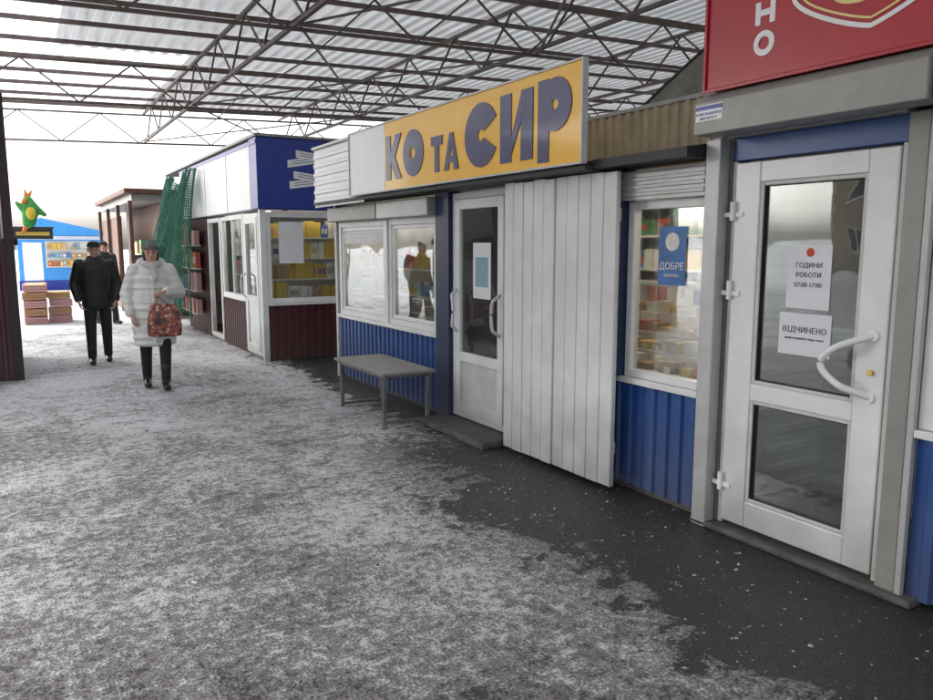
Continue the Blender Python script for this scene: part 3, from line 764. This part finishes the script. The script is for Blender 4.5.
def net():
    P = empty('green_netting')
    m = mat('green_net', (.04, .19, .13), .7, var=.4)
    for layer in range(2):
        bm = bmesh.new(); nu, nv = 74, 56; g = []
        for i in range(nu + 1):
            row = []
            for j in range(nv + 1):
                u, v = i / nu, j / nv
                out = (.12 + .55 * v ** .8) * (.35 + .65 * math.sin(u * math.pi * .8 + .35)) * (1 + .18 * math.sin(u * 11 + v * 3))
                x = 2.86 - out - layer * .05 + .06 * math.sin(u * 26 + 1.5 * v + layer * 2) * (.3 + v) + .03 * math.sin(u * 61 + layer)
                y = 13.75 + 2.6 * u - .35 * v * (1 - u) + .05 * math.sin(v * 9 + u * 14 + layer)
                z = 2.80 + .12 * math.sin(u * 9 + 1) * (1 - v) - 2.45 * v + .16 * math.sin(u * 13 + layer) * v
                row.append(bm.verts.new((x, y, z)))
            g.append(row)
        for i in range(nu):
            for j in range(nv):
                if (math.sin(i * .31 + layer) + math.sin(j * .23 + i * .11)) < -1.5: continue
                bm.faces.new((g[i][j], g[i + 1][j], g[i + 1][j + 1], g[i][j + 1]))
        o = finish('net_%d' % layer, bm, m, P); w = o.modifiers.new('w', 'WIREFRAME'); w.thickness = .012; w.use_replace = True
    goods('hung_goods', 2.74, 2.85, 13.9, 15.8, (.4, .8, 1.2, 1.6), P, pal=[4, 4, 1, 8, 7, 9], hmin=.15, hmax=.34, wmin=.1, wmax=.25)
net()

def stall():
    P = empty('wooden_stall')
    box('body', 2.95, 5.2, 18.2, 24.5, 0, 2.55, WOODB, P)
    box('awning', 2.15, 5.4, 18.0, 24.8, 2.72, 2.82, WOODB, P)
    box('awning_under', 2.3, 5.3, 18.1, 24.7, 2.56, 2.715, GREY, P)
    bm = bmesh.new()
    for y in (18.1, 20.3, 22.5, 24.7): addbox(bm, 2.22, 2.30, y - .04, y + .04, 0, 2.56)
    finish('posts', bm, WOODB, P)
    box('side_boarding', 2.31, 2.34, 20.4, 24.6, .0, 2.3, WOODB, P)
    box('counter', 2.35, 2.93, 18.6, 20.2, .75, .82, WOODB, P)
    goods('goods', 2.5, 2.9, 18.7, 20.2, (.83, 1.4), P, hmin=.15, hmax=.5, wmin=.15, wmax=.35, pal=[7, 5, 4, 1, 7])
    box('window_board', 3.1, 3.6, 18.17, 18.198, 1.2, 2.1, PAL[5], P, 0)
stall()

def bluek():
    P = empty('blue_kiosk')
    Y = 31
    box('walls', .15, 3.3, Y, Y + 2.6, 0, 1.95, SKYBL, P)
    bm = bmesh.new()
    pr = [(-.1, 1.95), (.9, 2.55), (3.6, 1.95)]
    a = [bm.verts.new((x, Y - .3, z)) for x, z in pr]; b = [bm.verts.new((x, Y + 2.8, z)) for x, z in pr]
    bm.faces.new(a); bm.faces.new(b[::-1])
    for i in range(3): bm.faces.new((a[i], b[i], b[(i + 1) % 3], a[(i + 1) % 3]))
    finish('roof', bm, SKYBL, P)
    box('window', 1.0, 2.5, Y - .02, Y - .003, .8, 1.75, PAL[0], P)
    goods('goods', 1.05, 2.45, Y - .12, Y - .03, (.85, 1.15, 1.45), P, along='x', hmin=.15, hmax=.25, wmin=.08, wmax=.2)
    box('band', .1, 3.35, Y - .03, Y - .004, 1.80, 1.93, WHITE, P)
    box('white_panel', .3, .9, Y - .02, Y - .003, .2, 1.7, WHITE, P)
    box('base', .12, 3.33, Y - .05, Y - .004, 0, .35, BKBLUE, P)
bluek()

def leftk():
    P = empty('maroon_kiosk')
    corr('front', 'x', 10.4, -4.2, -.06, 0, 1.65, MAROON, P)
    box('front_upper', -4.2, -.12, 10.42, 10.5, 1.65, 3.2, DKMAR, P)
    box('side', -.12, -.05, 10.43, 12.6, 0, 1.65, MAROON, P)
    box('side_upper', -.15, -.10, 10.5, 12.6, 1.651, 3.2, PVC2, P)
    box('back', -4.2, -.15, 12.5, 12.58, 0, 3.2, MAROON, P)
    box('corner', -.08, .02, 10.36, 10.45, 0, 3.32, DKMAR, P)
    box('roof', -4.4, -.085, 10.3, 12.7, 3.22, 3.32, DKMAR, P)
    box('ledge', -.10, .06, 10.5, 12.5, 1.60, 1.68, DKMAR, P)
leftk()

def crates():
    P = empty('produce_crates')
    bm = bmesh.new()
    for (x, y, n) in ((.12, 17.6, 5), (.58, 17.8, 4), (.15, 18.3, 5)):
        for k in range(n):
            z = .01 + k * .165; dx = R.uniform(-.02, .02)
            for s in range(3):
                addbox(bm, x + dx, x + .4 + dx, y, y + .01, z + s * .05, z + s * .05 + .035, k % 2)
                addbox(bm, x + dx, x + .4 + dx, y + .49, y + .5, z + s * .05, z + s * .05 + .035, k % 2)
                addbox(bm, x + dx - .01, x + dx - .001, y, y + .5, z + s * .05, z + s * .05 + .035, k % 2)
                addbox(bm, x + dx + .401, x + dx + .41, y, y + .5, z + s * .05, z + s * .05 + .035, k % 2)
            addbox(bm, x + .02 + dx, x + .38 + dx, y + .02, y + .48, z + .02, z + .13, 2 if k == n - 1 else 0)
    finish('crates', bm, [PAL[8], PAL[5], PAL[2]], P)
crates()

# --------------------------------------------------------------- blob figures
SU, SV = 14, 9
SPH_V = [(0, 0, 1)] + [(math.sin(math.pi * j / SV) * math.cos(2 * math.pi * i / SU), math.sin(math.pi * j / SV) * math.sin(2 * math.pi * i / SU), math.cos(math.pi * j / SV)) for j in range(1, SV) for i in range(SU)] + [(0, 0, -1)]
SPH_F = [(0, 1 + i, 1 + (i + 1) % SU) for i in range(SU)]
for j in range(SV - 2):
    for i in range(SU):
        a = 1 + j * SU + i; b = 1 + j * SU + (i + 1) % SU
        SPH_F.append((a, a + SU, b + SU, b))
LAST = len(SPH_V) - 1
SPH_F += [(LAST, LAST - SU + (i + 1) % SU, LAST - SU + i) for i in range(SU)]

def blob(name, prims, voxel, m, parent, smooth=3):
    V, F = [], []
    def sph(c, r):
        o = len(V); V.extend([(c[0] + x * r[0], c[1] + y * r[1], c[2] + z * r[2]) for x, y, z in SPH_V])
        F.extend([tuple(k + o for k in f) for f in SPH_F])
    for pr in prims:
        pts = pr[0]; rs = [(r, r, r) if isinstance(r, (int, float)) else r for r in pr[1]]
        if len(pts) == 1: sph(pts[0], rs[0]); continue
        for i in range(len(pts) - 1):
            a, b = Vector(pts[i]), Vector(pts[i + 1]); ra, rb = Vector(rs[i]), Vector(rs[i + 1])
            n = max(1, int((b - a).length / (min(min(ra), min(rb)) * .45)))
            for k in range(n + 1):
                t = k / n; sph(a.lerp(b, t), ra.lerp(rb, t))
    me = bpy.data.meshes.new(name); me.from_pydata(V, [], F)
    o = wrap(name, me, m, parent, smooth=True)
    rm = o.modifiers.new('rm', 'REMESH'); rm.mode = 'VOXEL'; rm.voxel_size = voxel; rm.use_smooth_shade = True
    if smooth:
        s = o.modifiers.new('s', 'SMOOTH'); s.iterations = smooth; s.factor = .5
    return o

SKIN = mat('skin', (.55, .32, .24), .5, var=.08); HAIR = mat('hair', (.07, .045, .03), .7)
EYE = mat('eye_dark', (.02, .015, .012), .3); LIP = mat('lips', (.40, .13, .11), .5)
TROU = mat('black_trousers', (.012, .012, .014), .8, var=.3, bump=.2); BOOT = mat('black_boots', (.01, .01, .01), .4)
def puffer(name, col, sc=12):
    m, nt, b = newmat(name); L = nt.links
    tc = nt.nodes.new('ShaderNodeTexCoord')
    w = nt.nodes.new('ShaderNodeTexWave'); w.bands_direction = 'Z'; w.inputs['Scale'].default_value = sc / 3.0
    w.inputs['Distortion'].default_value = 2.5; w.inputs['Detail'].default_value = 2; w.inputs['Detail Scale'].default_value = 2.0
    L.new(tc.outputs['Object'], w.inputs['Vector'])
    n = nt.nodes.new('ShaderNodeTexNoise'); n.inputs['Scale'].default_value = 16; L.new(tc.outputs['Object'], n.inputs['Vector'])
    ad = nt.nodes.new('ShaderNodeMath'); ad.operation = 'MULTIPLY_ADD'; ad.inputs[1].default_value = 1.6
    L.new(n.outputs['Fac'], ad.inputs[0]); L.new(w.outputs['Fac'], ad.inputs[2])
    bp = nt.nodes.new('ShaderNodeBump'); bp.inputs['Strength'].default_value = .7; bp.inputs['Distance'].default_value = .012
    L.new(ad.outputs[0], bp.inputs['Height']); L.new(bp.outputs[0], b.inputs['Normal'])
    b.inputs['Base Color'].default_value = (*col, 1); b.inputs['Roughness'].default_value = .5
    return m

def hand(name, wrist, d, side, m, parent, curl=.5, palm_n=(0, -1, 0)):
    W = Vector(wrist); D = Vector(d).normalized(); Nn = Vector(palm_n); Nn = (Nn - D * Nn.dot(D)).normalized(); S = D.cross(Nn).normalized() * side
    pr = []
    for k in (-.024, -.008, .008, .024):
        pr.append(([W + S * k * .6, W + D * .085 + S * k], [.015, .012]))
    for k, ln in ((.028, .068), (.0095, .078), (-.0095, .072), (-.028, .056)):
        p = W + D * .083 + S * k; a1 = curl * .7
        pts = [p]; ang = 0
        for f in (.42, .33, .25):
            ang += a1; p = p + (D * math.cos(ang) + Nn * math.sin(ang)) * ln * f; pts.append(p)
        pr.append((pts, [.0095, .0088, .008, .007]))
    t0 = W + D * .025 + S * .024
    t1 = t0 + (S * .8 + D * .7 + Nn * .3).normalized() * .036; t2 = t1 + (D * .9 + S * .2 + Nn * .4).normalized() * .03
    pr.append(([t0, t1, t2], [.013, .0105, .009]))
    blob(name, pr, .0045, m, parent, 1)

def head(P, z, skin=SKIN, s=1.0):
    def q(x, y, zz): return (x * s, -.005 + y * s, z + zz * s)
    blob('head', [([q(0, .012, .02)], [(.074 * s, .092 * s, .088 * s)]), ([q(0, -.02, -.035), q(0, -.045, -.082)], [(.062 * s, .068 * s, .05 * s), (.034 * s, .032 * s, .026 * s)]),
                  ([q(0, -.082, .015), q(0, -.102, -.018)], [.009 * s, .014 * s]), ([q(-.014, -.09, -.02), q(.014, -.09, -.02)], [.009 * s, .009 * s]),
                  ([q(-.04, -.073, .028), q(.04, -.073, .028)], [.012 * s, .012 * s]), ([q(-.042, -.062, -.015)], [.022 * s]), ([q(.042, -.062, -.015)], [.022 * s]),
                  ([q(-.018, -.079, -.05), q(.018, -.079, -.05)], [.008 * s, .008 * s]),
                  ([q(-.075, .01, .015), q(-.075, .01, -.02)], [(.01, .018, .018), (.008, .012, .014)]), ([q(.075, .01, .015), q(.075, .01, -.02)], [(.01, .018, .018), (.008, .012, .014)]),
                  ([q(0, .015, -.06), q(0, .025, -.14)], [.05 * s, .052 * s])], .006, skin, P, 2)
    blob('eyes', [([q(-.03, -.080, .008)], [(.012, .006, .0065)]), ([q(.03, -.080, .008)], [(.012, .006, .0065)]),
                  ([q(-.044, -.083, .028), q(-.018, -.089, .030)], [.0045, .0045]), ([q(.044, -.083, .028), q(.018, -.089, .030)], [.0045, .0045])], .003, EYE, P, 1)
    blob('mouth', [([q(-.02, -.086, -.050), q(0, -.0905, -.049), q(.02, -.086, -.050)], [.0045, .006, .0045])], .003, LIP, P, 1)

def boot(P, name, x, y, z, m=BOOT):
    blob(name, [([(x, y + .07, z + .045), (x, y, z + .05), (x, y - .12, z + .035)], [(.038, .04, .044), (.042, .05, .045), (.044, .055, .034)]),
                ([(x, y + .045, z + .06), (x, y + .03, z + .24)], [.048, .056])], .01, m, P, 2)

def woman(loc, rot):
    P = empty('woman')
    coat = puffer('white_puffer', (.66, .66, .64))
    fur = mat('light_scarf', (.55, .53, .50), .9, bump=.8, bscale=90)
    hat = mat('grey_knit', (.16, .155, .15), .95, bump=.8, bscale=120)
    pr = [([(0, .01, .50), (0, .005, .72), (0, .0, .92), (0, 0, 1.08), (0, 0, 1.25), (0, .005, 1.335), (0, .01, 1.40)],
           [(.225, .165, .035), (.232, .165, .05), (.228, .16, .05), (.205, .15, .05), (.205, .135, .05), (.165, .105, .04), (.085, .08, .03)]),
          ([(-.175, .01, 1.315), (-.265, .03, 1.06), (-.245, -.07, .86)], [.082, .075, .055]),
          ([(.175, .01, 1.315), (.275, .01, 1.07), (.135, -.20, 1.09)], [.082, .075, .055]),
          ([(-.10, .06, 1.40), (0, .11, 1.42), (.10, .06, 1.40)], [.055, .065, .055])]
    for z, rx, ry in ((.58, .229, .168), (.69, .235, .169), (.80, .235, .167), (.91, .231, .163), (1.02, .216, .156), (1.13, .208, .146), (1.24, .208, .139)):
        pr.append(([(0, .003, z)], [(rx + .010, ry + .010, .042)]))
    blob('coat', pr, .012, coat, P, 2)
    blob('coat_front_placket', [([(0, -.172, .52), (0, -.175, .9), (0, -.160, 1.08), (0, -.146, 1.26)], [(.022, .012, .02)] * 4)], .008, coat, P, 2)
    blob('scarf', [([(-.085, -.0, 1.395), (-.06, -.075, 1.385), (0, -.10, 1.375), (.06, -.075, 1.385), (.085, 0, 1.395), (.0, .07, 1.41), (-.085, 0, 1.395)], [.036] * 7),
                   ([(.02, -.12, 1.36), (.03, -.155, 1.24)], [(.035, .02, .03), (.04, .018, .03)])], .01, fur, P, 2)
    head(P, 1.50, s=.98)
    blob('hair', [([(-.07, 0, 1.50), (-.068, .03, 1.44)], [(.014, .04, .03)] * 2), ([(.07, 0, 1.50), (.068, .03, 1.44)], [(.014, .04, .03)] * 2)], .008, HAIR, P, 2)
    blob('knit_hat', [([(0, .012, 1.553), (0, .014, 1.585), (0, .018, 1.612)], [(.090, .106, .022), (.086, .10, .04), (.055, .065, .035)])], .008, hat, P, 2)
    blob('trousers', [([(0, .0, .82)], [(.16, .12, .1)]), ([(-.09, .0, .80), (-.10, .03, .48), (-.10, .14, .12)], [.095, .068, .052]),
                      ([(.09, .0, .80), (.095, -.09, .47), (.085, -.12, .12)], [.095, .068, .052])], .012, TROU, P, 2)
    boot(P, 'boot_rear', -.10, .10, .0); boot(P, 'boot_front', .085, -.16, 0)
    hand('hand_right', (-.235, -.085, .835), (.15, -.25, -1), 1, SKIN, P, .5, (1, 0, 0))
    hand('hand_left', (.115, -.225, 1.092), (-1, -.35, -.05), 1, SKIN, P, 1.6, (0, -.2, -1))
    P.location = loc; P.rotation_euler = (0, 0, rot)
    B = empty('shopping_bag')
    m, nt, b = newmat('patterned_bag'); L = nt.links
    tc = nt.nodes.new('ShaderNodeTexCoord'); v = nt.nodes.new('ShaderNodeTexVoronoi'); v.inputs['Scale'].default_value = 22
    L.new(tc.outputs['Object'], v.inputs['Vector'])
    cr = nt.nodes.new('ShaderNodeValToRGB'); cr.color_ramp.interpolation = 'CONSTANT'
    cr.color_ramp.elements[0].position = 0; cr.color_ramp.elements[0].color = (.55, .45, .38, 1)
    cr.color_ramp.elements[1].position = .62; cr.color_ramp.elements[1].color = (.07, .03, .03, 1)
    e = cr.color_ramp.elements.new(.30); e.color = (.30, .08, .055, 1)
    L.new(v.outputs['Distance'], cr.inputs[0]); L.new(cr.outputs[0], b.inputs['Base Color']); b.inputs['Roughness'].default_value = .35
    nn = nt.nodes.new('ShaderNodeTexNoise'); nn.inputs['Scale'].default_value = 12; L.new(tc.outputs['Object'], nn.inputs['Vector'])
    bp = nt.nodes.new('ShaderNodeBump'); bp.inputs['Distance'].default_value = .03; L.new(nn.outputs['Fac'], bp.inputs['Height']); L.new(bp.outputs[0], b.inputs['Normal'])
    cx, cy = .09, -.26
    bm = bmesh.new(); rings = []
    for (z, w, t) in ((.60, .16, .05), (.62, .18, .06), (.72, .18, .07), (.82, .17, .06), (.90, .155, .045), (.955, .13, .022)):
        rings.append([bm.verts.new((cx + w * math.copysign(abs(math.cos(a)) ** .4, math.cos(a)) + R.uniform(-.009, .009), cy + t * math.copysign(abs(math.sin(a)) ** .7, math.sin(a)) + R.uniform(-.009, .009), z)) for a in [k * math.pi / 10 for k in range(20)]])
    for a, c in zip(rings, rings[1:]):
        for k in range(20): bm.faces.new((a[k], a[(k + 1) % 20], c[(k + 1) % 20], c[k]))
    bm.faces.new(rings[0][::-1])
    o = finish('bag_body', bm, m, B, smooth=True); s = o.modifiers.new('s', 'SUBSURF'); s.levels = 1; s.render_levels = 1
    blob('handles', [([(cx - .09, cy, .94), (.025, cy - .012, 1.03), (.02, cy + .0, 1.072), (.05, cy - .012, 1.03), (cx + .07, cy, .94)], [.009] * 5)], .005, m, B, 1)
    B.location = loc; B.rotation_euler = (0, 0, rot)

def man(loc, rot, coatc=(.012, .012, .014), s=1.0, cap=True, flip=1, name='man'):
    P = empty(name)
    coat = mat('dark_jacket', coatc, .6, var=.3, bump=.8, bscale=12)
    capm = mat('dark_cap', (.01, .01, .011), .8)
    pr = [([(0, .0, .78), (0, .0, .95), (0, 0, 1.12), (0, 0, 1.28), (0, .005, 1.38), (0, .01, 1.44)],
           [(.195, .14, .04), (.20, .145, .05), (.205, .145, .05), (.22, .135, .05), (.18, .105, .04), (.085, .08, .03)]),
          ([(-.195, .01, 1.36), (-.275, .05, 1.09), (-.235, -.09, .89)], [.075, .062, .05]),
          ([(.195, .01, 1.36), (.275, .05, 1.09), (.235, -.09, .89)], [.075, .062, .05]),
          ([(-.07, 0, 1.44), (0, .06, 1.46), (.07, 0, 1.44)], [.035, .035, .035])]
    blob('jacket', pr, .012, coat, P, 3)
    head(P, 1.555)
    blob('hair', [([(-.07, .03, 1.56), (0, .085, 1.54), (.07, .03, 1.56)], [(.014, .03, .03), (.04, .016, .04), (.014, .03, .03)])], .008, HAIR, P, 2)
    if cap:
        blob('cap', [([(0, .01, 1.605), (0, .012, 1.64)], [(.088, .105, .024), (.076, .09, .035)]), ([(-.035, -.10, 1.602), (.035, -.10, 1.602)], [(.035, .045, .008)] * 2)], .006, capm, P, 2)
    else:
        blob('hair_top', [([(0, .02, 1.60), (0, .02, 1.635)], [(.080, .098, .03), (.066, .08, .03)])], .008, HAIR, P, 2)
    f = flip
    blob('trousers', [([(0, 0, .86)], [(.165, .12, .09)]), ([(-.09, 0, .84), (-.10, -.06 * f - .03, .48), (-.105, -.09 * f, .10)], [.095, .072, .058]),
                      ([(.09, 0, .84), (.10, .05 * f - .03, .48), (.105, .13 * f, .10)], [.095, .072, .058])], .012, TROU, P, 2)
    boot(P, 'shoe_1', -.105, -.13 * f if f > 0 else .08, 0); boot(P, 'shoe_2', .105, .09 * f if f > 0 else -.13, .0)
    hand('hand_1', (-.23, -.105, .865), (.25, -.2, -1), 1, SKIN, P, .6, (1, 0, 0)); hand('hand_2', (.23, -.105, .865), (-.25, -.2, -1), -1, SKIN, P, .6, (-1, 0, 0))
    P.location = loc; P.rotation_euler = (0, 0, rot); P.scale = (s, s, s)

woman((1.31, 9.03, .006), -.10)
man((.94, 11.40, .006), -.05, s=.985)
man((1.58, 17.0, .006), .5, coatc=(.02, .018, .02), s=1.0, cap=True, flip=-1, name='pedestrian')

# ------------------------------------------------------------------ bench
def bench():
    P = empty('bench')
    x0, x1, y0, y1 = 2.68, 3.20, 5.92, 7.08
    box('seat', x0, x1, y0, y1, .465, .492, BENCHT, P, .004)
    bm = bmesh.new()
    X0, X1, Y0, Y1 = x0 + .05, x1 - .04, y0 + .08, y1 - .08
    for x in (X0, X1):
        for y in (Y0, Y1): addbox(bm, x - .016, x + .016, y - .016, y + .016, .004, .43)
    for x in (X0, X1): addbox(bm, x - .016, x + .016, y0 + .02, y1 - .02, .431, .464)
    for y in (Y0, Y1):
        addbox(bm, X0 + .017, X1 - .017, y - .015, y + .015, .432, .463)
        addbox(bm, X0 + .017, X1 - .017, y - .013, y + .013, .02, .046)
    finish('frame', bm, STEEL, P, bevel=.002)
bench()

def parrot():
    P = empty('parrot_figure')
    g = mat('plush_green', (.05, .30, .06), .8, bump=.4); o = mat('plush_orange', (.65, .20, .03), .8); y = mat('plush_yellow', (.65, .50, .06), .8)
    blob('body', [([(.32, 17.4, 2.05), (.36, 17.4, 2.3), (.32, 17.38, 2.46)], [.12, .16, .10]), ([(.44, 17.4, 2.32), (.60, 17.42, 2.2)], [.08, .04]), ([(.24, 17.4, 2.3), (.13, 17.4, 2.42)], [.07, .035])], .02, g, P)
    blob('beak', [([(.27, 17.28, 2.46), (.22, 17.24, 2.40)], [.05, .02])], .012, o, P); blob('belly', [([(.36, 17.27, 2.22)], [(.09, .06, .13)])], .015, y, P)
    blob('crest', [([(.34, 17.38, 2.55), (.40, 17.4, 2.66)], [.04, .015]), ([(.30, 17.38, 2.55), (.29, 17.4, 2.68)], [.04, .015])], .012, o, P)
    blob('tail', [([(.30, 17.4, 2.0), (.2, 17.4, 1.86)], [.06, .03])], .012, o, P)
    S = empty('hanging_sign'); box('board', .02, .72, 17.42, 17.45, 1.72, 1.93, DARKF, S)
    box('stripe', .08, .66, 17.412, 17.419, 1.79, 1.86, PAL[2], S, 0)
    box('bracket', -.12, .75, 17.46, 17.50, 1.931, 1.965, RUST, S); box('post', -.16, -.121, 17.46, 17.5, 0, 3.2, RUST, S)
parrot()

# ------------------------------------------------------------------ surroundings (seen in glass reflections)
def apt():
    P = empty('apartment_building')
    br = mat('yellow_brick', (.40, .32, .22), .85, var=.3, bump=.2)
    wn = mat('dark_panes', (.03, .04, .05), .1)
    box('walls', -44, -32, -16, 26, 0, 14, br, P, 0)
    bm = bmesh.new(); bf = bmesh.new(); B = -32
    for fl in range(5):
        for i in range(16):
            y = -14.5 + i * 2.5; z = 1.2 + fl * 2.7
            addbox(bm, B + .01, B + .05, y, y + 1.3, z, z + 1.4)
            addbox(bf, B + .01, B + .1, y - .08, y - .001, z - .08, z + 1.48); addbox(bf, B + .01, B + .1, y + 1.301, y + 1.38, z - .08, z + 1.48)
            addbox(bf, B + .01, B + .1, y, y + 1.3, z - .08, z - .001); addbox(bf, B + .01, B + .1, y, y + 1.3, z + 1.401, z + 1.48); addbox(bf, B + .051, B + .1, y + .62, y + .68, z, z + 1.4)
    finish('panes', bm, wn, P); finish('window_surrounds', bf, WHITE, P)
    P = empty('market_stall_row')
    box('walls', -11.5, -9.2, -8, 8, 0, 2.2, PAL[3], P); box('roof', -11.7, -8.8, -8.2, 8.2, 2.202, 2.32, PVC2, P)
    bm = bmesh.new()
    for i in range(6): addbox(bm, -9.19, -9.15, -7.4 + i * 2.6, -5.4 + i * 2.6, .9, 1.95)
    finish('stall_windows', bm, PAL[0], P)
apt()

# ------------------------------------------------------------------ light, world, camera
w = bpy.data.worlds.new('World'); bpy.context.scene.world = w; w.use_nodes = True
nt = w.node_tree; bg = nt.nodes['Background']
sk = nt.nodes.new('ShaderNodeTexSky'); sk.sky_type = 'NISHITA'; sk.sun_disc = False
EL, AZ = math.radians(38), math.radians(-50)
sk.sun_elevation = EL; sk.sun_rotation = AZ; sk.dust_density = 5; sk.air_density = 1.0; sk.ozone_density = 1
hs = nt.nodes.new('ShaderNodeHueSaturation'); hs.inputs['Saturation'].default_value = .25; hs.inputs['Value'].default_value = 1.0
nt.links.new(sk.outputs[0], hs.inputs['Color']); nt.links.new(hs.outputs[0], bg.inputs[0]); bg.inputs[1].default_value = .56
sl = bpy.data.lights.new('sun', 'SUN'); sl.energy = 1.5; sl.angle = math.radians(25); sl.color = (1, .97, .93)
so = bpy.data.objects.new('sun', sl); C.objects.link(so)
dirv = Vector((math.sin(AZ) * math.cos(EL), math.cos(AZ) * math.cos(EL), math.sin(EL)))
so.rotation_euler = dirv.to_track_quat('Z', 'Y').to_euler()

cd = bpy.data.cameras.new('camera'); cd.sensor_width = 36; cd.lens = 29.13; cd.clip_end = 800; cd.clip_start = .05
co = bpy.data.objects.new('camera', cd); C.objects.link(co)
co.location = (0, 0, 1.6); co.rotation_euler = (math.radians(90 - 7.9), 0, math.radians(-30.8))
bpy.context.scene.camera = co
bpy.context.scene.view_settings.view_transform = 'Standard'
bpy.context.scene.view_settings.look = 'None'
